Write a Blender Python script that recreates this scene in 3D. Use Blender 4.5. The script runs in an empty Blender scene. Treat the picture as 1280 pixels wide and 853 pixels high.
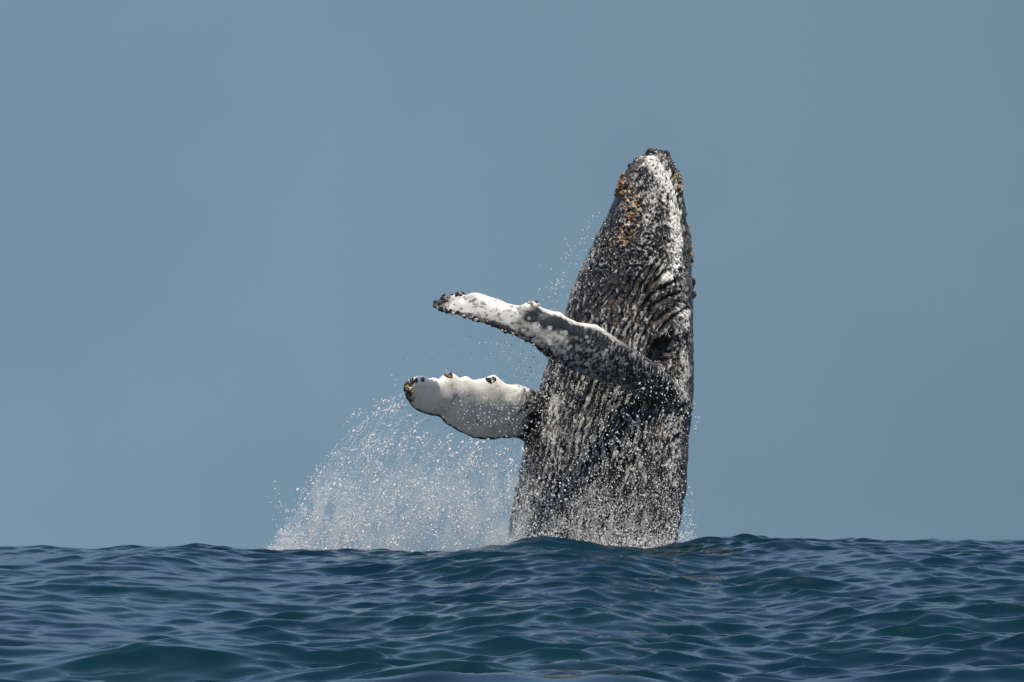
import bpy, bmesh, math, random
import numpy as np
from mathutils import Vector
from mathutils.bvhtree import BVHTree

# ------------------------------------------------------------------ camera, sky, sun
S = bpy.context.scene
C = S.collection
CZ = 2.0                       # eye height above the trough in front of the boat
FPX = 3900.0                   # focal length in pixels of a 1280 px wide frame
HOR = 683.0                    # picture row of the true horizon
PITCH = math.atan((HOR - 426.5) / FPX)
cam = bpy.data.objects.new('camera', bpy.data.cameras.new('camera'))
C.objects.link(cam)
cam.location = (0, 0, CZ)
cam.rotation_euler = (math.pi / 2 + PITCH, 0, 0)
cam.data.sensor_width = 36
cam.data.lens = FPX / 1280 * 36
cam.data.clip_end = 30000
S.camera = cam

SUN = Vector((0.9, -1.75, 3.5)).normalized()        # towards the sun
SUN_EL = math.asin(SUN.z)
SUN_AZ = math.atan2(SUN.x, SUN.y)
sd = bpy.data.lights.new('sun', 'SUN')
sd.energy = 4.9
sd.angle = math.radians(0.5)
sd.color = (1.0, 0.94, 0.85)
so = bpy.data.objects.new('sun', sd)
C.objects.link(so)
so.location = (20, -20, 60)
so.rotation_euler = SUN.to_track_quat('Z', 'Y').to_euler()

W = bpy.data.worlds.new('World')
S.world = W
W.use_nodes = True
wt = W.node_tree
wn, wl = wt.nodes, wt.links
wn.clear()
w_out = wn.new('ShaderNodeOutputWorld')
w_bg = wn.new('ShaderNodeBackground')
w_bg.inputs['Strength'].default_value = 0.15
sky = wn.new('ShaderNodeTexSky')
sky.sky_type = 'NISHITA'
sky.sun_disc = False
sky.sun_elevation = SUN_EL
sky.sun_rotation = SUN_AZ
sky.air_density = 1.0
sky.dust_density = 1.0
sky.ozone_density = 2.0
# a slate blue bank of distant haze rings the horizon and thins out upwards into the clear sky
tc = wn.new('ShaderNodeTexCoord')
sep = wn.new('ShaderNodeSeparateXYZ')
wl.new(tc.outputs['Generated'], sep.inputs[0])
ns = wn.new('ShaderNodeTexNoise')
ns.inputs['Scale'].default_value = 5.0
ns.inputs['Detail'].default_value = 4.0
ns.inputs['Roughness'].default_value = 0.5
wl.new(tc.outputs['Generated'], ns.inputs['Vector'])
rc = wn.new('ShaderNodeValToRGB')                    # faint darker cloud shapes in the bank
rc.color_ramp.elements[0].position = 0.36
rc.color_ramp.elements[0].color = (1.10, 1.755, 2.36, 1)
rc.color_ramp.elements[1].position = 0.62
rc.color_ramp.elements[1].color = (1.26, 1.97, 2.62, 1)
wl.new(ns.outputs['Fac'], rc.inputs['Fac'])
mr = wn.new('ShaderNodeMapRange')
mr.interpolation_type = 'SMOOTHSTEP'
mr.inputs['From Min'].default_value = 0.17
mr.inputs['From Max'].default_value = 0.32
wl.new(sep.outputs['Z'], mr.inputs['Value'])
mx = wn.new('ShaderNodeMix')
mx.data_type = 'RGBA'
wl.new(mr.outputs['Result'], mx.inputs['Factor'])
mh = wn.new('ShaderNodeMapRange')                    # the bank is a little thicker and darker towards the right
mh.interpolation_type = 'SMOOTHSTEP'
mh.inputs['From Min'].default_value = -0.30; mh.inputs['From Max'].default_value = 0.30
mh.inputs['To Min'].default_value = 1.07; mh.inputs['To Max'].default_value = 0.87
wl.new(sep.outputs['X'], mh.inputs['Value'])
vm = wn.new('ShaderNodeVectorMath'); vm.operation = 'SCALE'
wl.new(rc.outputs['Color'], vm.inputs[0]); wl.new(mh.outputs['Result'], vm.inputs['Scale'])
wl.new(vm.outputs['Vector'], mx.inputs['A'])
wl.new(sky.outputs['Color'], mx.inputs['B'])
wl.new(mx.outputs['Result'], w_bg.inputs['Color'])
wl.new(w_bg.outputs[0], w_out.inputs[0])

S.view_settings.view_transform = 'Standard'
S.view_settings.look = 'None'
S.view_settings.exposure = 0.0
S.view_settings.gamma = 1.0

# ------------------------------------------------------------------ helpers
rng = np.random.default_rng(7)
random.seed(7)
UPV = np.array([0, -math.sin(PITCH), math.cos(PITCH)])
FWD = np.array([0, math.cos(PITCH), math.sin(PITCH)])

def at(px, py, Y):
    """world point at distance Y that shows at photo pixel (px, py)"""
    px = np.asarray(px, float); py = np.asarray(py, float); Y = np.asarray(Y, float)
    cx = (px - 640) / FPX
    cy = (426.5 - py) / FPX
    dy = FWD[1] + cy * UPV[1]
    dz = FWD[2] + cy * UPV[2]
    t = Y / dy
    return np.stack(np.broadcast_arrays(cx * t, Y, CZ + dz * t), -1)

def topx(p):
    """photo pixel of world points (N,3)"""
    q = p - np.array([0, 0, CZ])
    d = q @ FWD
    return 640 + q[:, 0] / d * FPX, 426.5 - (q @ UPV) / d * FPX

def h3(i, j, k, s):
    n = (i * 374761393 + j * 668265263 + k * 2147483647 + s * 1274126177) & 0xffffffff
    n = ((n ^ (n >> 13)) * 1274126177) & 0xffffffff
    n = ((n ^ (n >> 16)) * 2246822519) & 0xffffffff
    return ((n ^ (n >> 15)) & 0xffffff) / float(0xffffff)

def vnoise(p, s=0):
    """smooth value noise, 0..1"""
    f = np.floor(p).astype(np.int64)
    t = p - f
    t = t * t * t * (t * (t * 6 - 15) + 10)
    r = 0
    for a in (0, 1):
        wa = t[:, 0] if a else 1 - t[:, 0]
        for b in (0, 1):
            wb = wa * (t[:, 1] if b else 1 - t[:, 1])
            for c in (0, 1):
                r = r + wb * (t[:, 2] if c else 1 - t[:, 2]) * h3(f[:, 0] + a, f[:, 1] + b, f[:, 2] + c, s)
    return r

def fbm(p, s=0, o=3):
    r = 0; a = 1.0; w = 0
    for k in range(o):
        r = r + a * vnoise(p * (2.03 ** k) + k * 17.3, s + k); w += a; a *= 0.5
    return r / w

def sstep(a, b, x):
    t = np.clip((x - a) / (b - a), 0, 1)
    return t * t * (3 - 2 * t)

def mesh_from(name, co, faces):
    me = bpy.data.meshes.new(name)
    n = len(faces); k = faces.shape[1]
    me.vertices.add(len(co)); me.vertices.foreach_set('co', np.asarray(co, np.float32).ravel())
    me.loops.add(n * k); me.loops.foreach_set('vertex_index', faces.astype(np.int32).ravel())
    me.polygons.add(n)
    me.polygons.foreach_set('loop_start', np.arange(0, n * k, k, dtype=np.int32))
    me.polygons.foreach_set('loop_total', np.full(n, k, np.int32))
    me.update(calc_edges=True)
    me.polygons.foreach_set('use_smooth', np.ones(n, bool))
    return me

def attr(me, name, v):
    a = me.attributes.new(name, 'FLOAT', 'POINT')
    a.data.foreach_set('value', np.asarray(v, np.float32))

def add(name, me, mat=None, **props):
    o = bpy.data.objects.new(name, me)
    C.objects.link(o)
    if mat: me.materials.append(mat)
    for k, v in props.items(): o[k] = v
    return o

class Mat:
    def __init__(self, name, **kw):
        self.m = bpy.data.materials.new(name)
        self.m.use_nodes = True
        self.n, self.l = self.m.node_tree.nodes, self.m.node_tree.links
        self.b = self.n['Principled BSDF']
        for k, v in kw.items(): self.b.inputs[k.replace('_', ' ')].default_value = v
    def new(self, t, **kw):
        n = self.n.new(t)
        for k, v in kw.items():
            if k in n.inputs: n.inputs[k].default_value = v
            else: setattr(n, k, v)
        return n
    def attrib(self, name):
        n = self.n.new('ShaderNodeAttribute'); n.attribute_name = name
        return n.outputs['Fac']
    def mix(self, f, a, b):
        n = self.n.new('ShaderNodeMix'); n.data_type = 'RGBA'
        for s, v in (('Factor', f), ('A', a), ('B', b)):
            if hasattr(v, 'links'): self.l.new(v, n.inputs[s])
            elif s == 'Factor': n.inputs[0].default_value = v
            else: n.inputs[s].default_value = v
        return n.outputs['Result']
    def fmix(self, f, a, b):
        n = self.n.new('ShaderNodeMix'); n.data_type = 'FLOAT'
        self.l.new(f, n.inputs['Factor'])
        n.inputs['A'].default_value = a; n.inputs['B'].default_value = b
        return n.outputs['Result']

# ------------------------------------------------------------------ water
def spaced(lo, hi, fine, far, g):
    mid = np.arange(lo, hi + fine * .5, fine)
    out = []; d = fine; x = hi
    while x < far:
        d *= g; x += d; out.append(x)
    return mid, np.array(out)

m, r = spaced(-10.8, 10.8, 0.055, 9000, 1.16)
xs = np.concatenate([-(r[::-1]), m, r])
m, r = spaced(26.0, 60.5, 0.05, 15000, 1.13)
b = []; d = 0.05; y = 26.0
while y > -400:
    d *= 1.16; y -= d; b.append(y)
ys = np.concatenate([np.array(b)[::-1], m, r])
dx = np.gradient(xs); dy = np.gradient(ys)
X, Y = np.meshgrid(xs, ys)
SP = np.maximum(*np.meshgrid(dx, dy))

def swell(X, Y):
    """long swell: a face rising away from the boat to a crest just before the whale"""
    crest = 54.6 + 0.9 * np.sin(X * 0.21 + 0.6)
    u = Y - crest
    front = np.exp(-(u / 28.0) ** 2)
    back = np.exp(-(u / 13.0) ** 2)
    h = np.where(u < 0, front, back)
    # crest height along x, read from the picture's skyline
    hx = np.interp(X, [-60, -12, -9.5, -6.2, -5.2, -4.2, -2.4, -0.8, 0.2, 0.9, 1.6, 2.3, 3.0, 3.6, 4.6, 6, 8, 10, 13, 60],
                   [1.6, 1.86, 1.92, 1.93, 1.95, 1.86, 1.83, 1.90, 2.04, 2.06, 1.95, 1.84, 1.88, 2.00, 2.07, 2.04, 2.03, 2.04, 2.0, 1.5])
    z = hx * h
    z = z + 0.35 * (1 - h) * np.sin(Y * 0.055 + X * 0.013) * np.clip(np.abs(u) / 30, 0, 1)
    return z
Z = swell(X, Y)
DX = np.zeros_like(X); DY = np.zeros_like(X)
waves = []
wr = np.random.default_rng(34)
for k in range(200):
    lam = 0.16 * (38.0 ** ((k + wr.random()) / 200.0))       # 0.16 .. 6 m
    th = math.radians(-90) + wr.normal(0, 0.52)
    kk = 2 * math.pi / lam
    st = 0.0208 * np.interp(lam, [.16, .3, .8, 1.3, 2.6, 6], [.9, 1.6, 1.6, 1.3, .85, .40])
    waves.append((lam, kk * math.cos(th), kk * math.sin(th), st / kk, wr.random() * 6.28, th))
# patches of livelier and calmer water
gp = np.stack([X.ravel() * 0.22, Y.ravel() * 0.13, X.ravel() * 0], -1)
gust = (0.50 + 0.85 * vnoise(gp, 91)).reshape(X.shape)
lim = np.clip(1.0 - (Y - 60) / 900.0, 0.1, 1)
for lam, kx, ky, a, ph, th in waves:
    w = np.clip(lam / SP / 2.2 - 1, 0, 1) * a
    w = w * (gust if lam < 2.5 else 1.0)
    P = kx * X + ky * Y + ph
    Z += w * np.sin(P)
    c = np.cos(P) * w * (1.15 if lam > .45 else .9)
    DX += c * math.cos(th); DY += c * math.sin(th)
# mean offset keeps the sea in front of the true horizon below eye level far away
XX = X + DX; YY = Y + DY
ny, nx = X.shape
idx = np.arange(nx * ny).reshape(ny, nx)
F = np.stack([idx[:-1, :-1], idx[:-1, 1:], idx[1:, 1:], idx[1:, :-1]], -1).reshape(-1, 4)
me = mesh_from('sea_water', np.stack([XX, YY, Z], -1).reshape(-1, 3), F)
Mw = Mat('sea_water', Base_Color=(0.006, 0.040, 0.062, 1), Roughness=0.02, IOR=1.333)
geo = Mw.new('ShaderNodeNewGeometry')
n1 = Mw.new('ShaderNodeTexNoise', Scale=8.0, Detail=4.0, Roughness=0.6)
mp = Mw.new('ShaderNodeMapping'); mp.inputs['Scale'].default_value = (0.75, 1.25, 1.0)
Mw.l.new(geo.outputs['Position'], mp.inputs['Vector'])
Mw.l.new(mp.outputs[0], n1.inputs['Vector'])
bp = Mw.new('ShaderNodeBump', Strength=0.5, Distance=0.006)
Mw.l.new(n1.outputs['Fac'], bp.inputs['Height'])
Mw.l.new(bp.outputs[0], Mw.b.inputs['Normal'])
n2 = Mw.new('ShaderNodeTexNoise', Scale=0.35, Detail=2.0)
Mw.l.new(geo.outputs['Position'], n2.inputs['Vector'])
n3 = Mw.new('ShaderNodeValToRGB'); Mw.l.new(n2.outputs['Fac'], n3.inputs['Fac'])
n3.color_ramp.elements[0].position = .38; n3.color_ramp.elements[1].position = .66
n3.color_ramp.elements[0].color = (0.0003, 0.0120, 0.0225, 1); n3.color_ramp.elements[1].color = (0.0005, 0.0165, 0.0215, 1)
Mw.l.new(n3.outputs['Color'], Mw.b.inputs['Base Color'])
add('sea_water', me, Mw.m, kind='structure', label='dark blue choppy sea with a low swell rising before the whale')

# ------------------------------------------------------------------ whale body
YB = 60.2
rows = np.array([  # py, left, right, half depth (m)
    [193, 812, 826, .12], [197, 803, 834, .26], [204, 791, 840, .40], [213, 783, 845, .50], [226, 776, 850, .60], [240, 773, 854, .68],
    [260, 765, 858, .78], [280, 754, 860, .86], [300, 745, 862, .93], [325, 734, 863, 1.00], [350, 722, 864, 1.07],
    [400, 705, 865, 1.20], [450, 689, 866, 1.33], [500, 673, 866, 1.44], [550, 660, 862, 1.50], [600, 650, 857, 1.53],
    [650, 641, 850, 1.54], [700, 634, 843, 1.52], [760, 630, 832, 1.48], [840, 640, 815, 1.40], [900, 655, 790, 1.1]])
pys = np.concatenate([np.linspace(193, 215, 10), np.linspace(222, 900, 90)])
def sm(v, k=3):
    for _ in range(k): v[1:-1] = v[1:-1] * .5 + (v[:-2] + v[2:]) * .25
    return v
Lf = sm(np.interp(pys, rows[:, 0], rows[:, 1])); Rt = sm(np.interp(pys, rows[:, 0], rows[:, 2])); Dp = sm(np.interp(pys, rows[:, 0], rows[:, 3]))
NA = 96
ang = np.linspace(0, 2 * math.pi, NA, endpoint=False)
co = []
for py, l, rr, dpt in zip(pys, Lf, Rt, Dp):
    c = at((l + rr) / 2, py, YB); a = (rr - l) / 2 * YB / FPX
    ca, sa = np.cos(ang), np.sin(ang)
    e = 0.92
    x = a * np.sign(ca) * np.abs(ca) ** e; yv = dpt * np.sign(sa) * np.abs(sa) ** e
    # widest part of a cross-section sits towards the back, the belly side is rounder
    yv = yv * (1 + 0.06 * ca)
    co.append(np.stack([c[0] + x, YB + yv, np.full(NA, c[2])], -1))
co = np.array(co)
nr = len(pys)
V = co.reshape(-1, 3)
idx = np.arange(nr * NA).reshape(nr, NA)
nxt = np.roll(idx, -1, 1)
F = np.stack([idx[:-1], nxt[:-1], nxt[1:], idx[1:]], -1).reshape(-1, 4)

def lathe_tri(V, F, caps):
    tris = np.concatenate([F[:, [0, 1, 2]], F[:, [0, 2, 3]]])
    V = list(V); T = list(tris)
    for ring, flip in caps:
        c = np.mean([V[i] for i in ring], 0); V.append(c); ci = len(V) - 1
        for i in range(len(ring)):
            a, b = ring[i], ring[(i + 1) % len(ring)]
            T.append([ci, b, a] if flip else [ci, a, b])
    return np.array(V), np.array(T)
BV, BF = lathe_tri(V, F, [(list(idx[0]), True), (list(idx[-1]), False)])

def flipper(top, bot, Yt, Yb, thick, knob, N=130):
    """blade between a knobbed leading edge (top) and a thin trailing edge (bot); points are photo pixels with a distance each"""
    def line(pts, Ys):
        pts = np.array(pts, float)
        d = np.r_[0, np.cumsum(np.hypot(*np.diff(pts, axis=0).T))]; d /= d[-1]
        t = np.linspace(0, 1, N)
        return np.stack([np.interp(t, d, pts[:, 0]), np.interp(t, d, pts[:, 1])], -1), np.interp(t, np.linspace(0, 1, len(Ys)), Ys), t
    tp, yt, t = line(top, Yt); tb = tp[:, 1].copy()
    for _ in range(60): tb[1:-1] = tb[1:-1] * .5 + (tb[:-2] + tb[2:]) * .25
    bump = np.clip(tb - tp[:, 1], -2, 6); tp[:, 1] = tp[:, 1] - np.clip(bump, -1.5, 5) * .25; bo, yb, _ = line(bot, Yb)
    A = at(tp[:, 0], tp[:, 1], yt); B = at(bo[:, 0], bo[:, 1], yb)
    sp = (A + B) / 2
    tan = np.gradient(sp, axis=0); tan /= np.linalg.norm(tan, axis=1)[:, None]
    ch = B - A
    nrm = np.cross(tan, ch); nrm /= np.linalg.norm(nrm, axis=1)[:, None]
    nrm *= np.sign(-nrm[:, 1:2])                       # towards the viewer
    K = 28; out = []
    u = np.linspace(0, 2 * math.pi, K, endpoint=False)
    s = (1 - np.cos(u)) / 2                            # 0 at the leading edge, 1 at the trailing edge
    prof = (s ** .5) * (1 - s) ** .8 * 1.9
    sg = np.sign(np.sin(u))
    for i in range(N):
        w = np.linalg.norm(ch[i]); th = np.interp(t[i], [0, .1, 1], [.35, 1, 1]) * thick(t[i]) * (1 + .07 * bump[i] * .6 * np.exp(-(s / .28) ** 2)[:, None][:, 0])
        out.append(A[i] + ch[i] * s[:, None] + nrm[i] * (prof * sg * th * .5)[:, None])
    V = np.array(out).reshape(-1, 3)
    idx = np.arange(N * K).reshape(N, K); nx_ = np.roll(idx, -1, 1)
    F = np.stack([idx[:-1], nx_[:-1], nx_[1:], idx[1:]], -1).reshape(-1, 4)
    return (*lathe_tri(V, F, [(list(idx[0]), True), (list(idx[-1]), False)]), A, B)

near_top = [(543, 379), (549, 373), (556, 370), (566, 369), (573, 366), (582, 369), (592, 366), (604, 368), (614, 372), (622, 374), (632, 378),
            (640, 380), (650, 382), (658, 379), (665, 377), (671, 379), (677, 385), (686, 388), (700, 391), (708, 397), (720, 402), (732, 404), (745, 406), (757, 414), (770, 423), (800, 441),
            (828, 462), (850, 485), (866, 505)]
near_bot = [(544, 385), (552, 391), (566, 394), (585, 400), (610, 407), (640, 420), (665, 433), (690, 449), (715, 464), (745, 476), (775, 483), (800, 500), (830, 530)]
far_top = [(508, 487), (510, 480), (515, 475), (522, 473), (530, 472), (537, 475), (544, 473), (550, 475), (556, 469), (563, 466), (570, 469), (575, 473), (584, 471),
           (592, 475), (600, 474), (610, 472), (619, 470), (626, 475), (634, 480), (645, 481), (655, 484), (668, 488), (690, 494), (720, 500)]
far_bot = [(509, 503), (514, 509), (520, 514), (530, 518), (540, 521), (549, 522), (560, 533), (572, 540), (585, 546), (605, 551), (630, 549), (652, 548), (680, 556), (720, 575)]
FN = flipper(near_top, near_bot, [57.01, 56.84, 56.78, 57.05, 57.6, 58.4, 59.6], [56.7, 56.6, 56.65, 56.95, 57.5, 58.5, 59.4], lambda t: .16 + .30 * t, 0)
FF = flipper(far_top, far_bot, [57.45, 57.75, 58.3, 58.9, 59.5, 60.3], [58.1, 58.5, 59.1, 59.7, 60.3, 60.9], lambda t: .42 + .10 * t, 0)

def tmp(name, V, T):
    return mesh_from(name, V, T)
allV = []; allT = []; off = 0
for V_, T_ in ((BV, BF), (FN[0], FN[1]), (FF[0], FF[1])):
    allV.append(V_); allT.append(T_ + off); off += len(V_)
me = tmp('whale_base', np.concatenate(allV), np.concatenate(allT))
bmm = bmesh.new(); bmm.from_mesh(me); bmesh.ops.recalc_face_normals(bmm, faces=bmm.faces); bmm.to_mesh(me); bmm.free()
ob = bpy.data.objects.new('whale_base', me); C.objects.link(ob)
md = ob.modifiers.new('r', 'REMESH'); md.mode = 'VOXEL'; md.voxel_size = 0.029
m2 = ob.modifiers.new('s', 'SMOOTH'); m2.iterations = 2; m2.factor = .5
m3 = ob.modifiers.new('d', 'SUBSURF'); m3.levels = 1; m3.render_levels = 1
dg = bpy.context.evaluated_depsgraph_get()
ev = ob.evaluated_get(dg)
wm = bpy.data.meshes.new_from_object(ev)
bpy.data.objects.remove(ob)
n = len(wm.vertices)
co = np.empty(n * 3, np.float32); wm.vertices.foreach_get('co', co); co = co.reshape(-1, 3).astype(float)
no = np.empty(n * 3, np.float32); wm.vertices.foreach_get('normal', no); no = no.reshape(-1, 3).astype(float)
print('whale verts', n)

# flipper membership and body coordinates: a vertex is on a flipper when it lies outside the trunk's own cross-section
pz = at(np.full(nr, 640.0), pys, YB)[:, 2][::-1]
Lx = at(Lf, pys, YB)[:, 0][::-1]; Rx = at(Rt, pys, YB)[:, 0][::-1]; Dz = Dp[::-1]
bl = np.interp(co[:, 2], pz, Lx); br = np.interp(co[:, 2], pz, Rx); bd = np.interp(co[:, 2], pz, Dz)
ex = (co[:, 0] - (bl + br) / 2) / ((br - bl) / 2); ey = (co[:, 1] - YB) / bd
q = np.sqrt(ex ** 2 + ey ** 2)
flip = sstep(1.05, 1.22, q) * (co[:, 2] > at(640, 620, YB)[2]) * (co[:, 2] < at(640, 330, YB)[2])
isfar = (co[:, 2] < at(640, 470, YB)[2] + 0.0) & (co[:, 0] < at(690, 500, YB)[0]) & (flip > 0)
near = flip * (~isfar); far = flip * isfar
x_m = co[:, 0]; z_m = co[:, 2]
# picture-like units on the whale's own side view plane (x along back-belly, z along the spine)
U = 640 + x_m * FPX / YB
Vv = HOR - (z_m - CZ) * FPX / YB
theta = np.arctan2(ey, -ex)            # 0 at the belly line, +-pi at the back
body = 1 - flip

def seg_dist(U, V, pts):
    """distance in side-view units to a polyline"""
    best = np.full(len(U), 1e9)
    for (x0, y0), (x1, y1) in zip(pts[:-1], pts[1:]):
        vx, vy = x1 - x0, y1 - y0; L = vx * vx + vy * vy
        t = np.clip(((U - x0) * vx + (V - y0) * vy) / L, 0, 1)
        best = np.minimum(best, np.hypot(U - x0 - t * vx, V - y0 - t * vy))
    return best

disp = np.zeros(n)
rag1 = fbm(co * 7, 65, 2) - .5
wob = fbm(co * 1.7, 3, 3) - .5
# ventral pleats: long grooves from chin to navel over the belly side
spacing_angle = 0.17
ga = theta * bd / 0.155 + wob * 2.2
pl = np.abs(((ga % 1.0) - .5) * 2)
pl_mask = body * sstep(2.25, 1.75, np.abs(theta)) * sstep(255, 330, Vv) * (0.55 + 0.45 * sstep(300, 420, Vv)) * (0.5 + 0.7 * vnoise(co * 1.1, 5))
disp -= 0.075 * pl_mask * sstep(.70, .98, pl)
disp += 0.028 * pl_mask * (1 - pl ** 2)
# broad lumps
disp += body * 0.05 * (fbm(co * 1.3, 11, 2) - .5) + body * 0.05 * (fbm(co * 4.0, 12, 2) - .5)
# mouth line, lip, folds behind the jaw, eye bulge, hollow over the flipper root (the same on both flanks)
mouth = [(824, 200), (842, 232), (851, 262), (856, 300), (857, 340), (853, 372), (838, 392), (815, 407), (800, 424)]
dm = seg_dist(U, Vv, mouth)
disp -= body * 0.08 * np.exp(-(dm / 3.0) ** 2)
crease = body * np.exp(-(dm / 2.2) ** 2) * sstep(360, 385, Vv)
lip = [(818, 208), (834, 238), (843, 268), (845, 300), (842, 335), (832, 352)]
dl = seg_dist(U, Vv, lip)
disp += body * 0.05 * np.exp(-(dl / 8.0) ** 2)
for k, f in enumerate([[(800, 392), (812, 374), (828, 363), (842, 356)], [(806, 402), (818, 385), (836, 374), (848, 370)], [(790, 384), (806, 366), (822, 350), (834, 342)],
          [(808, 378), (809, 400), (810, 420)], [(784, 352), (781, 375), (777, 402)], [(776, 372), (774, 400)], [(798, 360), (794, 380), (796, 410)],
          [(822, 418), (838, 402), (856, 388)], [(846, 404), (850, 440), (846, 470)], [(835, 420), (840, 445), (843, 480)]]):
    df = seg_dist(U + wob * 8, Vv, f)
    disp -= body * (0.085 if k in (1, 7) else 0.06) * np.exp(-(df / 2.2) ** 2)
    crease = np.maximum(crease, body * np.exp(-(df / 1.7) ** 2) * (1 if k in (1, 7, 0) else .7))
disp += body * 0.10 * np.exp(-(((U - 846) / 14) ** 2 + ((Vv - 406) / 17) ** 2))
du, dv = U - 822 + rag1 * 10, Vv - 450 + rag1 * 10
ra = np.hypot(du * .86 + dv * .5, (dv * .86 - du * .5) * .62)
hollow = body * sstep(19, 7, ra) * (ey < 0.2)
disp -= 0.30 * hollow
# flipper knuckles under the skin and slight hollows
disp += flip * 0.02 * (fbm(co * 3.0, 31, 2) - .5) * 2

# flow-aligned relief of running water and rough skin
dirv = np.stack([0.34 + 0.25 * (vnoise(co * .6, 41) - .5), np.zeros(n), np.full(n, .95)], -1)
al = (co * dirv).sum(1)
pf = co - dirv * al[:, None]
cell = pf * 33 + dirv * (al * 8.5)[:, None] + (fbm(co * 5, 43, 2) - .5)[:, None] * 1.2
s1 = vnoise(cell, 51); s2 = vnoise(cell * 1.9 + 9, 52); s3 = vnoise(co * np.array([60, 60, 34]), 53)
dir2 = np.stack([np.full(n, .16), np.zeros(n), np.full(n, .987)], -1)
al2 = (co * dir2).sum(1); pf2 = co - dir2 * al2[:, None]
cl2 = pf2 * 30 + dir2 * (al2 * 3.6)[:, None] + (fbm(co * 3, 45, 2) - .5)[:, None] * 2.2
lmask = body * sstep(330, 400, Vv) * sstep(840, 800, U) * (.35 + .65 * sstep(.35, .6, vnoise(co * 2.1, 47)))
s1 = s1 * (1 - lmask) + vnoise(cl2, 54) * lmask
s2 = s2 * (1 - lmask) + vnoise(cl2 * 1.8 + 5, 55) * lmask
streak = s1 * .5 + s2 * .33 + s3 * .17 - .13 * pl_mask * (sstep(.55, .95, pl) - .3)
big = fbm(co * np.array([2.2, 2.2, 1.0]), 61, 3); rag0 = fbm(co * np.array([4, 4, 2.]), 63, 3) - .5
smooth_back = sstep(-16, -7, U - np.interp(Vv, rows[:, 0], rows[:, 2]) + rag0 * 12) * sstep(225, 260, Vv) * body           # sleek wet skin of the rostrum / back rim
smooth_left = body * sstep(20, 6, U - np.interp(Vv, rows[:, 0], rows[:, 1])) * sstep(330, 240, Vv)
disp += body * sstep(-22, -6, U - np.interp(Vv, rows[:, 0], rows[:, 2])) * .07 * (fbm(co * np.array([3, 3, 3.6]), 67, 3) - .5)
rough = body * (1 - .65 * smooth_back) * (1 - .7 * smooth_left) * (1 - hollow)
disp += rough * 0.060 * (streak - .5) * 2 * (.6 + .8 * big)
flank_root = near * sstep(700, 800, U) + far * sstep(640, 668, U)
disp += flank_root * .03 * (streak - .5) * 2
co2 = co + no * disp[:, None]
wm.vertices.foreach_set('co', co2.astype(np.float32).ravel())
wm.update()

# pigment masks, plus water film and its sun glints painted as pale specks
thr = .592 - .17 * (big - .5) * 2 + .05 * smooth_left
glint_speck = sstep(thr - .03, thr + .04, streak) * rough * (1 - .7 * pl_mask * sstep(.6, .9, pl))
glint_speck *= .25 + 1.1 * vnoise(co * np.array([30, 30, 14]), 71)
glint_speck = np.clip(glint_speck, 0, 1) * (1 - .95 * crease)
# white lip streak and patches, ragged
rag = (fbm(cell * .45, 81, 3) - .5)
w = body * sstep(11, 3, dl + rag * 26) * sstep(200, 214, Vv)
w = np.maximum(w, body * .8 * sstep(13, 4, seg_dist(U, Vv, [(812, 204), (826, 214), (838, 232)]) + rag * 20))
w = np.maximum(w, body * .38 * sstep(10, 2, seg_dist(U, Vv, [(818, 240), (812, 262), (806, 285)]) + rag * 22))
w = np.maximum(w, body * .55 * sstep(12, 3, seg_dist(U, Vv, [(695, 508), (690, 535), (686, 548)]) + rag * 26))
w = np.maximum(w, body * .55 * sstep(12, 3, seg_dist(U, Vv, [(850, 396), (846, 412)]) + rag * 22))  # brightness of the lit eye bulge painted in white
w = np.maximum(w, body * .4 * sstep(8, 1, seg_dist(U, Vv, [(853, 425), (855, 470), (848, 500)]) + rag * 26))
w = np.clip(w * 1.25 * (sstep(.36, .46, streak) + .1), 0, 1)
# near flipper: white outer half with dark mottling, white leading rim, dark trailing rim
tA = FN[2]; tB = FN[3]
Ua, Va = topx(co)
topy = np.interp(Ua, [p[0] for p in near_top], [p[1] for p in near_top])
boty = np.interp(Ua, [p[0] for p in near_bot], [p[1] for p in near_bot])
vv = np.clip((Va - topy) / np.maximum(boty - topy, 4), -.1, 1.1)
rg = fbm(co * np.array([3.2, 3.2, 6.0]), 101, 4) - .5
rg2 = fbm(co * 14.0, 103, 3) - .5
outer = sstep(672, 632, Ua + rg * 110 + (vv - .45) * 20)
tongue = sstep(.26, .12, np.abs(vv - .62 + (Ua - 690) * .002) + rg * .35) * sstep(722, 690, Ua + rg * 50)
rim = sstep(.11, .03, vv + rg2 * .08) * sstep(800, 740, Ua)
wnr = np.maximum(np.maximum(outer, tongue * .6), rim)
darktip = sstep(566, 556, Ua + rg2 * 16) * .8
lowrim = sstep(.70, .86, vv + rg2 * .35) * sstep(556, 575, Ua)
wnr = wnr * (1 - darktip) * (1 - .85 * lowrim * (1 - rim))
spots = sstep(.30, .38, rg2 + rg * .6 + .12) * .6 * outer
wnr = wnr * (1 - spots) * (.42 + .5 * fbm(co * np.array([5, 5, 9.]), 141, 4) + .18 * rim)
wnr *= 1 - .75 * sstep(.60, .66, fbm(co * np.array([13, 13, 22.]), 143, 3)) * sstep(.1, .2, vv)
# far flipper: all white, thin dark trailing edge
topy2 = np.interp(Ua, [p[0] for p in far_top], [p[1] for p in far_top])
boty2 = np.interp(Ua, [p[0] for p in far_bot], [p[1] for p in far_bot])
wfr = sstep(2.2, 4.2, boty2 - Va + rg2 * 3) * (1 - sstep(648, 668, Ua + rag * 40))
wfr *= .92 + .08 * sstep(.35, .6, fbm(co * np.array([4, 4, 2.5]), 151, 4))
wfr *= 1 - .3 * sstep(.66, .70, fbm(co * 16, 153, 2)) * sstep(.2, .5, vnoise(co * 2, 155))
white = np.clip(w * (1 - crease) + near * wnr + far * wfr, 0, 1)
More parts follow.
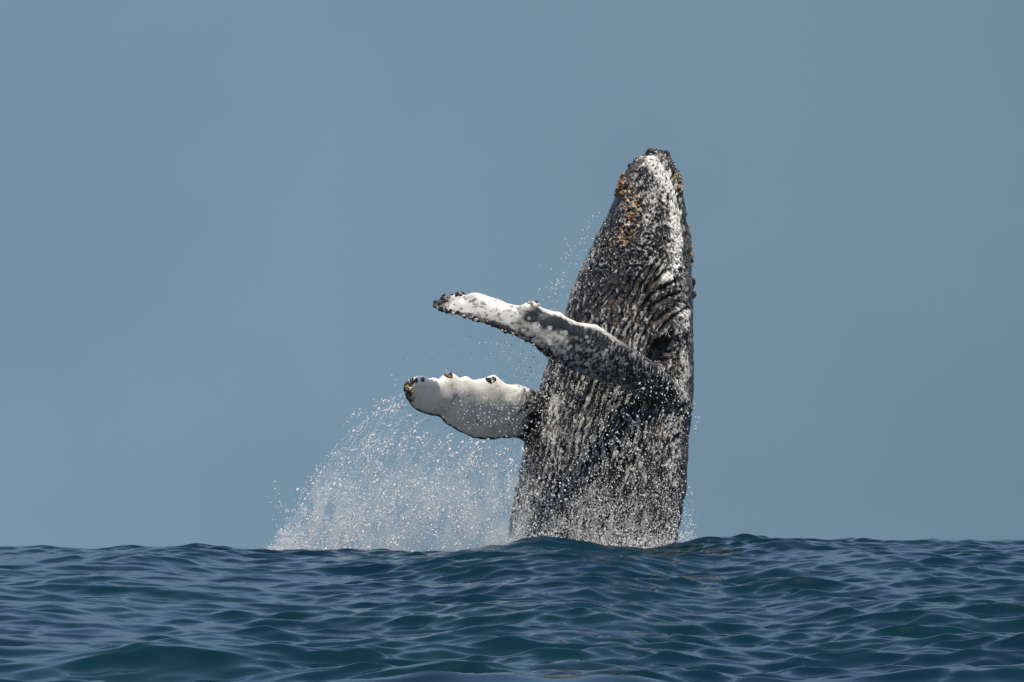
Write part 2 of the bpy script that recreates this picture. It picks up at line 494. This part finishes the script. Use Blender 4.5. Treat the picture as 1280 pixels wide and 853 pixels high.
# ring scars left by barnacles on the near flipper
ring = np.zeros(n)
rr_ = np.random.default_rng(5)
sel = np.where(near > .5)[0]
fc = co[sel]
for k in range(110):
    t = rr_.random() ** .8
    u0 = 640 + 165 * rr_.random() ** .9; v0 = 1 - .75 * rr_.random() ** 1.6
    v0 = np.interp(u0, [p[0] for p in near_top], [p[1] for p in near_top]) * (1 - v0) + np.interp(u0, [p[0] for p in near_bot], [p[1] for p in near_bot]) * v0
    R = .018 + .034 * rr_.random() ** 2
    d = np.hypot(Ua[sel] - u0, Va[sel] - v0) * 57.3 / FPX
    filled = rr_.random() < .35
    vv_ = sstep(R, R * .7, d) if filled else np.exp(-((d - R) / .011) ** 2)
    ring[sel] = np.maximum(ring[sel], vv_ * (.35 + .65 * rr_.random()))
attr(wm, 'white', white)
mot = near * sstep(.56, .64, vnoise(co * 22.0, 131) + .10 * (vv - .5)) * sstep(.25, .6, vv) * sstep(640, 690, Ua) * .35
attr(wm, 'ring', np.maximum(ring, mot * (1 - flank_root * .5)))
attr(wm, 'glint_speck', np.maximum(glint_speck, flank_root * sstep(.55, .66, streak) * .8))
attr(wm, 'rough_skin', np.clip(rough + flank_root, 0, 1))
tan = body * (1 - hollow) * .7 * sstep(.55, .75, fbm(co * np.array([9, 9, 5.]), 111, 4) + .12 * np.exp(-(((U - 800) / 40) ** 2 + ((Vv - 410) / 50) ** 2)))  # tan kept out of the hollow so its shade is painted dark
tan = np.maximum(tan, body * sstep(14, 4, seg_dist(U, Vv, [(781, 225), (792, 262), (782, 298)]) + rag * 14))
attr(wm, 'tan', tan)
wm.polygons.foreach_set('use_smooth', np.ones(len(wm.polygons), bool))

Ms = Mat('whale_skin', Roughness=0.3, IOR=1.5)
gs = Ms.new('ShaderNodeNewGeometry')
nz = Ms.new('ShaderNodeTexNoise', Scale=3.0, Detail=5.0, Roughness=0.6); Ms.l.new(gs.outputs['Position'], nz.inputs['Vector'])
skin = Ms.mix(nz.outputs['Fac'], (0.006, 0.0065, 0.009, 1), (0.028, 0.026, 0.025, 1))
skin = Ms.mix(Ms.attrib('tan'), skin, (0.085, 0.062, 0.040, 1))
nf = Ms.new('ShaderNodeTexNoise', Scale=45.0, Detail=3.0, Roughness=0.6); Ms.l.new(gs.outputs['Position'], nf.inputs['Vector'])
wcol = Ms.mix(nf.outputs['Fac'], (0.66, 0.61, 0.53, 1), (0.88, 0.84, 0.76, 1))
skin = Ms.mix(Ms.attrib('glint_speck'), skin, (0.42, 0.395, 0.36, 1))  # wet glints put into the skin colour as pale flecks
skin = Ms.mix(Ms.attrib('ring'), skin, (0.55, 0.54, 0.52, 1))
skin = Ms.mix(Ms.attrib('white'), skin, wcol)
Ms.l.new(skin, Ms.b.inputs['Base Color'])
Ms.l.new(Ms.fmix(Ms.attrib('white'), 0.0, 0.35), Ms.b.inputs['Subsurface Weight'])
Ms.b.inputs['Subsurface Scale'].default_value = 0.22
Ms.b.inputs['Subsurface Radius'].default_value = (1.0, 0.85, 0.7)
Ms.l.new(Ms.fmix(Ms.attrib('rough_skin'), 0.33, 0.15), Ms.b.inputs['Roughness'])
mpp = Ms.new('ShaderNodeMapping'); mpp.inputs['Scale'].default_value = (1, 1, .45)
Ms.l.new(gs.outputs['Position'], mpp.inputs['Vector'])
nb = Ms.new('ShaderNodeTexNoise', Scale=38.0, Detail=3.0, Roughness=0.65); Ms.l.new(mpp.outputs[0], nb.inputs['Vector'])
mm = Ms.new('ShaderNodeMath', operation='MULTIPLY'); Ms.l.new(nb.outputs['Fac'], mm.inputs[0])
Ms.l.new(Ms.fmix(Ms.attrib('rough_skin'), 0.10, 1.0), mm.inputs[1])
bs = Ms.new('ShaderNodeBump', Strength=0.9, Distance=0.05)
Ms.l.new(mm.outputs[0], bs.inputs['Height']); Ms.l.new(bs.outputs[0], Ms.b.inputs['Normal'])
wm.name = 'humpback_whale'
wm.materials.clear()
whale = add('humpback_whale', wm, Ms.m, label='breaching dark humpback whale with pleated throat and raised white-tipped flippers', category='whale')

# ------------------------------------------------------------------ barnacles and knobs on the whale
bvh = BVHTree.FromPolygons([Vector(c) for c in co2], [tuple(p.vertices) for p in wm.polygons]) if False else None
def fast_bvh():
    nl = len(wm.loops); li = np.empty(nl, np.int32); wm.loops.foreach_get('vertex_index', li)
    quads = li.reshape(-1, 4) if nl == len(wm.polygons) * 4 else None
    keep = (quads[:, 0] >= 0) & ((U[quads[:, 0]] > 500) & (Vv[quads[:, 0]] < 700))
    # decimated copy is enough: placement only needs surface position and normal
    return BVHTree.FromPolygons(co2.tolist(), quads[keep].tolist())
bvh = fast_bvh()

def barnacle_mesh(seed, knob=False):
    r_ = random.Random(seed)
    bm = bmesh.new()
    prof = [(1.0, -.25), (.92, .25), (.66, .62), (.40, .68), (.30, .42), (0, .38)] if not knob else [(1.0, -.3), (1.02, .25), (.8, .7), (.42, .95), (0, 1.02)]
    K = 7 if not knob else 9
    kj = 2.0 if knob else 1.0
    rings = []
    for rad, z in prof:
        if rad == 0: rings.append([bm.verts.new((0, 0, z))]); continue
        rings.append([bm.verts.new((rad * math.cos(6.2832 * i / K) * (1 + r_.uniform(-.16, .16) * kj), rad * math.sin(6.2832 * i / K) * (1 + r_.uniform(-.16, .16) * kj), z + r_.uniform(-.07, .07) * kj * 1.5)) for i in range(K)])
    for a, b in zip(rings[:-1], rings[1:]):
        for i in range(K):
            j = (i + 1) % K
            if len(b) == 1: bm.faces.new((a[i], a[j], b[0]))
            else: bm.faces.new((a[i], a[j], b[j], b[i]))
    me = bpy.data.meshes.new('barnacle'); bm.to_mesh(me); bm.free()
    return me
def bmat(name, c, r):
    m = Mat(name, Roughness=r + .1)
    g = m.new('ShaderNodeTexCoord'); t = m.new('ShaderNodeTexNoise', Scale=2.2, Detail=3.0); m.l.new(g.outputs['Object'], t.inputs['Vector'])
    m.l.new(m.mix(t.outputs['Fac'], tuple(x * .55 for x in c) + (1,), tuple(min(1, x * 1.5) for x in c) + (1,)), m.b.inputs['Base Color'])
    return m.m
BM = {'orange': bmat('orange_barnacle', (.30, .125, .042), .45), 'ochre': bmat('ochre_barnacle', (.26, .165, .07), .5), 'dark': bmat('dark_barnacle', (.022, .017, .015), .3),
      'pale': bmat('pale_barnacle', (.45, .40, .32), .5)}
proto = {}
for c in BM:
    for v in range(3):
        me = barnacle_mesh(hash((len(proto), 3)) % 999 + v, False); me.materials.append(BM[c]); proto[c, v] = me
kn = []
for v in range(3):
    me = barnacle_mesh(50 + v, True); me.materials.append(BM['dark'] if v else BM['dark']); kn.append(me)
nb_count = 0
crust = []
def stick(px, py, rad, me, h=1.0, edge=False, Yq=YB, name='barnacle', label=None):
    global nb_count
    p = Vector(at(px, py, Yq)); o = Vector((0, 0, CZ))
    hit = None
    if not edge: hit, nn, _, _ = bvh.ray_cast(o, (p - o).normalized())
    if hit is None: hit, nn, _, _ = bvh.find_nearest(p)
    if hit is None: return
    if rad < .042: crust.append((hit, nn, rad, h, me)); return
    ob = bpy.data.objects.new(name, me); C.objects.link(ob)
    ob.parent = whale
    ob.location = hit - nn * rad * .1
    ob.rotation_euler = (nn + Vector(rng.normal(0, .25, 3))).normalized().to_track_quat('Z', 'Y').to_euler()
    ob.scale = (rad * random.uniform(.85, 1.15), rad * random.uniform(.85, 1.15), rad * h)
    if label: ob['label'] = label
    nb_count += 1
R = random.Random(11)
def cluster(pts, N, spread, cols, r0, r1, edge=False, Yq=YB):
    for _ in range(N):
        i = R.randrange(len(pts) - 1); t = R.random()
        x = pts[i][0] * (1 - t) + pts[i + 1][0] * t + R.gauss(0, spread); y = pts[i][1] * (1 - t) + pts[i + 1][1] * t + R.gauss(0, spread)
        stick(x, y, R.uniform(r0, r1), proto[R.choice(cols), R.randrange(3)], R.uniform(.8, 1.3), edge, Yq)
cluster([(775, 220), (777, 242)], 70, 3.2, ['orange', 'orange', 'ochre', 'dark'], .03, .075)
cluster([(774, 222), (774, 240)], 9, 1.5, ['orange', 'dark'], .04, .075, True)
cluster([(784, 243), (790, 262), (786, 284), (774, 300)], 150, 5, ['ochre', 'orange', 'ochre', 'pale', 'dark', 'dark'], .014, .044)
cluster([(790, 205), (800, 198), (812, 195)], 10, 2, ['dark', 'dark', 'pale'], .03, .07, True)
for (x, y, s) in [(813, 197, .08), (815, 194, .10), (819, 191, .08), (823, 193, .06), (825, 194, .07), (831, 196, .10), (811, 196, .07), (818, 196, .07), (834, 199, .06), (832, 201, .07), (822, 201, .06), (829, 206, .06), (793, 200, .06), (786, 206, .05), (842, 214, .045), (836, 206, .05), (815, 191, .07), (830, 195, .07), (797, 199, .05)]:
    stick(x, y, s, kn[R.randrange(3)], 1.1, True, name='tubercle')
cluster([(812, 198), (832, 200)], 34, 3, ['dark', 'dark', 'pale', 'ochre'], .03, .07, True)
cluster([(843, 215), (848, 226), (851, 238)], 26, 2.4, ['ochre', 'dark', 'dark', 'pale'], .02, .045)
cluster([(848, 222), (853, 240)], 6, 1.0, ['ochre', 'dark'], .03, .05, True)
for (x, y, s) in [(858, 268, .03), (862, 296, .05), (864, 312, .045), (864, 326, .06), (865, 353, .07), (865, 358, .04), (865, 369, .085), (865, 390, .03)]:
    stick(x, y, s, kn[R.randrange(3)], .9, True, name='tubercle')
cluster([(861, 284), (863, 332)], 46, 1.4, ['orange', 'dark', 'ochre'], .025, .05, True)
# near flipper
cluster([(544, 378), (547, 386)], 12, 1.6, ['dark', 'dark', 'ochre'], .03, .06, True, 56.9)
cluster([(548, 386), (566, 392), (600, 402), (640, 418), (668, 434), (700, 456)], 110, 1.6, ['dark', 'dark', 'pale', 'dark'], .018, .04, False, 56.9)
for (x, y, s) in [(556, 371, .06), (566, 369, .05), (573, 366.5, .055), (580, 368, .06), (597, 367, .05), (604, 368, .05), (622, 374, .04), (662, 377, .045), (667, 375, .05)]:
    stick(x, y, s, kn[R.randrange(3)], .8, True, 57, name='tubercle')
cluster([(545, 380), (558, 373)], 9, 2.2, ['dark', 'ochre', 'dark'], .025, .05, False, 56.9)
cluster([(570, 366), (577, 367)], 12, 1.4, ['dark', 'ochre', 'dark'], .025, .045, True, 56.8)
cluster([(660, 378), (672, 378)], 9, 2.0, ['dark', 'pale'], .025, .045, False, 56.9)
# far flipper
cluster([(558, 467), (567, 467)], 14, 1.2, ['dark', 'dark', 'ochre'], .025, .045, True, 57.88)
cluster([(612, 473), (626, 473)], 14, 1.2, ['dark', 'dark', 'pale'], .025, .045, True, 58.5)
cluster([(510, 482), (513, 500)], 50, 1.7, ['orange', 'pale', 'dark', 'ochre'], .03, .055, False, 57.5)
for (x, y, s, yq) in [(511, 478, .05, 57.45), (516, 475, .055, 57.45), (521, 474, .04, 57.5), (530, 473, .045, 57.55), (560, 466, .045, 57.85), (565, 465.5, .05, 57.9), (616, 472, .05, 58.5), (621, 471, .045, 58.55), (509, 489, .06, 57.5), (509, 497, .06, 57.6), (512, 506, .05, 57.7)]:
    stick(x, y, s, kn[R.randrange(3)], .7, True, yq, name='tubercle')
def crust_mesh():
    bm = bmesh.new()
    mats = list(BM.values()); me = bpy.data.meshes.new('barnacle_crust')
    for mt in mats: me.materials.append(mt)
    for hit, nn, rad, h, src in crust:
        q_ = (nn + Vector(rng.normal(0, .2, 3))).normalized().to_track_quat('Z', 'Y')
        base = len(bm.verts)
        vs = [bm.verts.new(hit + q_ @ Vector((v.co.x * rad, v.co.y * rad, v.co.z * rad * h))) for v in src.vertices]
        mi = mats.index(src.materials[0])
        for p in src.polygons:
            f = bm.faces.new([vs[i] for i in p.vertices]); f.material_index = mi
    bm.to_mesh(me); bm.free()
    return me
cr = add('barnacle_crust', crust_mesh(), None, kind='stuff'); cr.parent = whale
print('barnacles', nb_count, 'crust', len(crust))

# ------------------------------------------------------------------ spray
Md = Mat('spray_water', Base_Color=(0.90, 0.89, 0.87, 1), Roughness=0.14, IOR=1.333)
Md.b.inputs['Subsurface Weight'].default_value = 0.0
tr = Md.new('ShaderNodeBsdfTranslucent', Color=(0.93, 0.92, 0.90, 1)); ms_ = Md.new('ShaderNodeMixShader', Fac=0.5)
Md.l.new(Md.b.outputs[0], ms_.inputs[1]); Md.l.new(tr.outputs[0], ms_.inputs[2])
Md.l.new(ms_.outputs[0], Md.n['Material Output'].inputs['Surface'])
def accept(px, py, base, scale, seed, lo, hi):
    v = fbm(np.stack([(px * .8 + py * .6) / scale, (py * .8 - px * .6) / (scale * 1.3), px / scale * .3], -1), seed, 3)
    return rng.random(len(px)) < base * sstep(lo, hi, v)

def points_object(name, P, Rd, **props):
    """round drops: one real sphere of radius Rd per point"""
    me = bpy.data.meshes.new(name)
    me.vertices.add(len(P)); me.vertices.foreach_set('co', P.astype(np.float32).ravel())
    attr(me, 'drop_radius', Rd)
    me.materials.append(Md.m)
    ob = add(name, me, None, **props)
    ng = bpy.data.node_groups.new(name, 'GeometryNodeTree')
    ng.interface.new_socket('Geometry', in_out='INPUT', socket_type='NodeSocketGeometry')
    ng.interface.new_socket('Geometry', in_out='OUTPUT', socket_type='NodeSocketGeometry')
    gi = ng.nodes.new('NodeGroupInput'); go = ng.nodes.new('NodeGroupOutput')
    mp_ = ng.nodes.new('GeometryNodeMeshToPoints'); na = ng.nodes.new('GeometryNodeInputNamedAttribute'); na.data_type = 'FLOAT'
    na.inputs['Name'].default_value = 'drop_radius'
    sm_ = ng.nodes.new('GeometryNodeSetMaterial'); sm_.inputs['Material'].default_value = Md.m
    ng.links.new(gi.outputs[0], mp_.inputs['Mesh']); ng.links.new(na.outputs['Attribute'], mp_.inputs['Radius'])
    ng.links.new(mp_.outputs[0], sm_.inputs[0]); ng.links.new(sm_.outputs[0], go.inputs[0])
    mo = ob.modifiers.new('drops', 'NODES'); mo.node_group = ng
    return ob

phi = (1 + 5 ** .5) / 2
ICO = np.array([(-1, phi, 0), (1, phi, 0), (-1, -phi, 0), (1, -phi, 0), (0, -1, phi), (0, 1, phi), (0, -1, -phi), (0, 1, -phi), (phi, 0, -1), (phi, 0, 1), (-phi, 0, -1), (-phi, 0, 1)]) / math.hypot(1, phi)
ICF = np.array([(0, 11, 5), (0, 5, 1), (0, 1, 7), (0, 7, 10), (0, 10, 11), (1, 5, 9), (5, 11, 4), (11, 10, 2), (10, 7, 6), (7, 1, 8), (3, 9, 4), (3, 4, 2), (3, 2, 6), (3, 6, 8), (3, 8, 9), (4, 9, 5), (2, 4, 11), (6, 2, 10), (8, 6, 7), (9, 8, 1)])
def blobs(name, P, Rd, L, D, **props):
    """drawn-out droplets and ligaments: irregular stretched blobs, length L along direction D"""
    n_ = len(P)
    D = D / np.linalg.norm(D, axis=1)[:, None]
    a = np.cross(D, np.array([0.3, 1, .2])); a /= np.linalg.norm(a, axis=1)[:, None]
    b = np.cross(D, a)
    J = 1 + rng.uniform(-.35, .35, (n_, 12))
    T = ICO[None] * J[..., None]
    tw = rng.uniform(.4, 1.5, (n_, 1))
    V = P[:, None] + (T[..., 0:1] * a[:, None] + T[..., 1:2] * b[:, None]) * Rd[:, None, None] * np.where(T[..., 2:3] > 0, tw[..., None], 1) + T[..., 2:3] * D[:, None] * L[:, None, None]
    Fc = (ICF[None] + (np.arange(n_) * 12)[:, None, None]).reshape(-1, 3)
    return add(name, mesh_from(name, V.reshape(-1, 3), Fc), Md.m, **props)

PXM = 57.5 / FPX                                      # metres per photo pixel at the spray
R2 = random.Random(77)
# --- curtain falling from the far flipper
env_x = np.array([330, 345, 370, 395, 420, 450, 480, 505, 530, 560, 600, 640, 665])
env_y = np.array([684, 665, 640, 600, 560, 530, 508, 500, 512, 530, 548, 550, 550])
def curtain(N, seed, lo, hi, pw):
    px = 330 + 340 * rng.random(N) ** .95
    top = np.interp(px, env_x, env_y)
    k = rng.random(N) ** pw
    py = top + (692 - top) * k + rng.normal(0, 3, N)
    dens = .30 + .7 * sstep(495, 670, py) + .35 * np.exp(-((px - 560) / 60) ** 2) * sstep(560, 620, py)
    edge_arc = np.exp(-((py - top) / 14) ** 2) * (px < 520) * .6
    ok = rng.random(N) < np.clip(dens + edge_arc, 0, 1)
    ok &= rng.random(N) < sstep(672, 636, px) * (.12 + .88 * sstep(332, 372, px - (692 - py) * .2 + 10 * np.sin(py * .7)))
    px, py = px[ok], py[ok]
    # drops hang in strings that fan out down and left from the flipper
    fx = px + (py - 500) * .22
    v = fbm(np.stack([fx / 13.0, py / 22.0, np.zeros(len(px))], -1), seed, 3)
    ok = rng.random(len(px)) < sstep(lo, hi, v)
    return px[ok], py[ok]
px, py = curtain(330000, 201, .1, .75, .60)
Yd = 57.7 + rng.normal(0, .45, len(px))
rd = .0016 + .0026 * rng.random(len(px)) ** 2
points_object('splash_mist', at(px, py, Yd), rd, kind='stuff', label='fine white mist of spray hanging left of the whale')
# drops and ropes follow the paths they fall along from tip and trailing edge of the flipper
edge_x = [505, 520, 545, 560, 585, 605, 650]; edge_y = [500, 514, 522, 534, 547, 551, 549]
def path(xs, ys, xb, s_):
    return xs - (xs - xb) * s_, ys + (692 - ys) * s_ ** 1.75
bp_, br_, bl_, bd_ = [], [], [], []
sp_, sr_, sl_, sd_ = [], [], [], []
for it in range(860):
    xs_ = 505 + 155 * R2.random() ** 1.15 if it > 90 else R2.uniform(500, 512)
    ys_ = float(np.interp(xs_, edge_x, edge_y)) - (4 if it <= 90 else 0)
    xb = np.interp(xs_, [505, 660], [400, 655]) - abs(R2.gauss(0, 34)) if it > 90 else R2.choice([R2.uniform(338, 420), R2.uniform(338, 500)])
    yy = 57.5 + R2.gauss(0, .28)
    s0 = R2.random() ** .55; ln = R2.uniform(.05, .35); size = R2.uniform(.55, 1.6)
    for k in range(R2.randint(5, 22)):
        s_ = s0 + ln * (R2.random() - .5) + R2.gauss(0, .02)
        if not 0.02 < s_ < 1: continue
        x, y = path(xs_, ys_, xb, s_); x2, y2 = path(xs_, ys_, xb, s_ + .02)
        j_ = 1.2 + 2.5 * s_
        bp_.append(at(x + R2.gauss(0, j_), y + R2.gauss(0, j_), yy + R2.gauss(0, .12)))
        r_ = size * (.0036 + .0125 * R2.random() ** 4.5)
        br_.append(r_); bl_.append(r_ * (1 + 2.2 * R2.random() ** 2)); bd_.append(((x2 - x) + R2.gauss(0, .6), R2.gauss(0, .3), -(y2 - y) - .2))
    if it % 4 == 0:
        rad = R2.uniform(.003, .0065); s_ = R2.random() ** .6; y0w = yy
        wx = 0
        for k in range(R2.randint(5, 15)):
            x, y = path(xs_, ys_, xb, s_); s2_ = s_ + R2.uniform(1.6, 3.0) / 200; x2, y2 = path(xs_, ys_, xb, s2_)
            if s_ > .99: break
            wx += R2.gauss(0, .5)
            sp_.append(at(x + wx, y, y0w)); sr_.append(rad * R2.uniform(.4, 1.5)); sl_.append(math.hypot(x2 - x, y2 - y) * PXM * R2.uniform(.4, .8)); sd_.append(((x2 - x) + R2.gauss(0, .25), R2.gauss(0, .1), -(y2 - y) - .05))
            s_ = s2_
bp_, br_, bl_, bd_ = np.array(bp_), np.array(br_), np.array(bl_), np.array(bd_, float)
ux, uy = topx(bp_)
kp = accept(ux, uy, 1, 16, 261, .22, .62)
blobs('splash_curtain', bp_[kp], br_[kp], bl_[kp], bd_[kp], kind='stuff', label='curtain of white water falling from the lower flipper', category='spray')
blobs('splash_ropes', np.array(sp_), np.array(sr_), np.array(sl_), np.array(sd_, float), kind='stuff', label='thin ropes of white water trailing down in the splash', category='spray')
print('curtain', len(bp_), len(sp_))
# --- foam torn up along the left foot of the curtain
N = 2600
px = 334 + 125 * rng.random(N) ** 1.1; hgt = rng.random(N) ** 2.2
py = 691 - hgt * np.interp(px, [334, 350, 375, 420, 459], [8, 50, 62, 40, 25])
k = accept(px, py, 1, 9, 207, .35, .6); px, py = px[k], py[k]
rd = .004 + .013 * rng.random(len(px)) ** 3
blobs('splash_foot', at(px, py, 57.6 + rng.normal(0, .5, len(px))), rd, rd * (1 + 2 * rng.random(len(px))), rng.normal(0, 1, (len(px), 3)) + [0, 0, 1], kind='stuff', label='white foam thrown up at the left end of the splash', category='foam')
# --- water shed in front of the lower body
N = 90000
px = 628 + 245 * rng.random(N); py = 475 + 215 * rng.random(N) ** .62
inside = (px > np.interp(py, rows[:, 0], rows[:, 1]) - 3) & (px < np.interp(py, rows[:, 0], rows[:, 2]) - 2)
dens = sstep(560, 692, py) * .6 + .05
k = inside & (rng.random(N) < dens) & accept(px, py, 1, 14, 211, .0, .66); px, py = px[k], py[k]
bw = np.interp(py, rows[:, 0], rows[:, 2]) - np.interp(py, rows[:, 0], rows[:, 1]); bc = np.interp(py, rows[:, 0], rows[:, 2]) - bw / 2
surf = YB - np.interp(py, rows[:, 0], rows[:, 3]) * np.sqrt(np.clip(1 - ((px - bc) / (bw / 2)) ** 2, 0, 1))
rd = .0026 + .007 * rng.random(len(px)) ** 3
points_object('body_spray', at(px, py, surf - .06 - .30 * rng.random(len(px))), rd, kind='stuff', label='thick white droplets streaming down over the lower body', category='spray')
# --- bigger beads in front of the body and flipper root
N = 2300
px = 640 + 225 * rng.random(N); py = 470 + 215 * rng.random(N) ** .8
inside = (px > np.interp(py, rows[:, 0], rows[:, 1]) - 6) & (px < np.interp(py, rows[:, 0], rows[:, 2]) - 3)
k = inside & accept(px, py, 1, 30, 213, .1, .6); px, py = px[k], py[k]
rd = .007 + .012 * rng.random(len(px)) ** 2.5
blobs('body_drops', at(px, py, 57.8 + .6 * rng.random(len(px))), rd, rd * (1 + .6 * rng.random(len(px))), np.tile([0., 0, 1], (len(px), 1)) + rng.normal(0, .3, (len(px), 3)), kind='stuff', label='large white drops falling in front of the dark belly', category='spray')
# --- foam skirt at the waterline
N = 8000
px = 590 + 290 * rng.random(N); py = 690 - rng.exponential(.36, N) * np.interp(px, [590, 615, 645, 700, 830, 850, 862, 880], [8, 30, 50, 20, 20, 62, 34, 5])
ok_ = rng.random(N) < np.interp(px, [590, 640, 660, 840, 850, 880], [0, 1, .5, .5, 1, .1]); px, py = px[ok_], py[ok_]
k = accept(px, py, 1, 12, 217, .1, .8); px, py = px[k], py[k]
rd = .005 + .010 * rng.random(len(px)) ** 2
blobs('waterline_foam', at(px, py, 57.9 + .8 * rng.random(len(px))), rd, rd * (1 + rng.random(len(px))), rng.normal(0, .5, (len(px), 3)) + [0, 0, 1], kind='stuff', label='white foam boiling round the foot of the whale', category='foam')
# --- loose drops flung off head, flippers and back
px = []; py = []
def fling(pts, N, sp):
    for _ in range(N):
        i = R.randrange(len(pts) - 1); t = R.random()
        px.append(pts[i][0] * (1 - t) + pts[i + 1][0] * t + R.gauss(0, sp)); py.append(pts[i][1] * (1 - t) + pts[i + 1][1] * t + R.gauss(0, sp))
fling([(752, 255), (735, 290), (715, 320), (698, 355), (690, 385)], 110, 7)
fling([(720, 310), (700, 350), (680, 360)], 50, 12)
fling([(630, 420), (650, 455), (672, 470)], 170, 12)
fling([(545, 455), (620, 440), (660, 480)], 40, 14)
fling([(575, 500), (620, 520), (655, 520)], 420, 16)
fling([(856, 610), (862, 660), (858, 684)], 130, 6)
fling([(862, 495), (872, 512), (866, 540)], 14, 4)
fling([(335, 598), (345, 625), (360, 640)], 14, 8)
fling([(430, 530), (455, 514), (480, 503), (505, 498)], 90, 4)
fling([(620, 640), (635, 610), (648, 580)], 160, 8)
fling([(560, 440), (480, 480)], 10, 14)
px = np.array(px); py = np.array(py)
rd = .005 + .009 * rng.random(len(px)) ** 2.5
blobs('flung_drops', at(px, py, 57.3 + rng.normal(0, .35, len(px))), rd, rd * (1 + rng.random(len(px)) ** 2 * 1.5), rng.normal(0, 1, (len(px), 3)), kind='stuff', label='scattered drops of water flung off the whale into the air', category='spray')
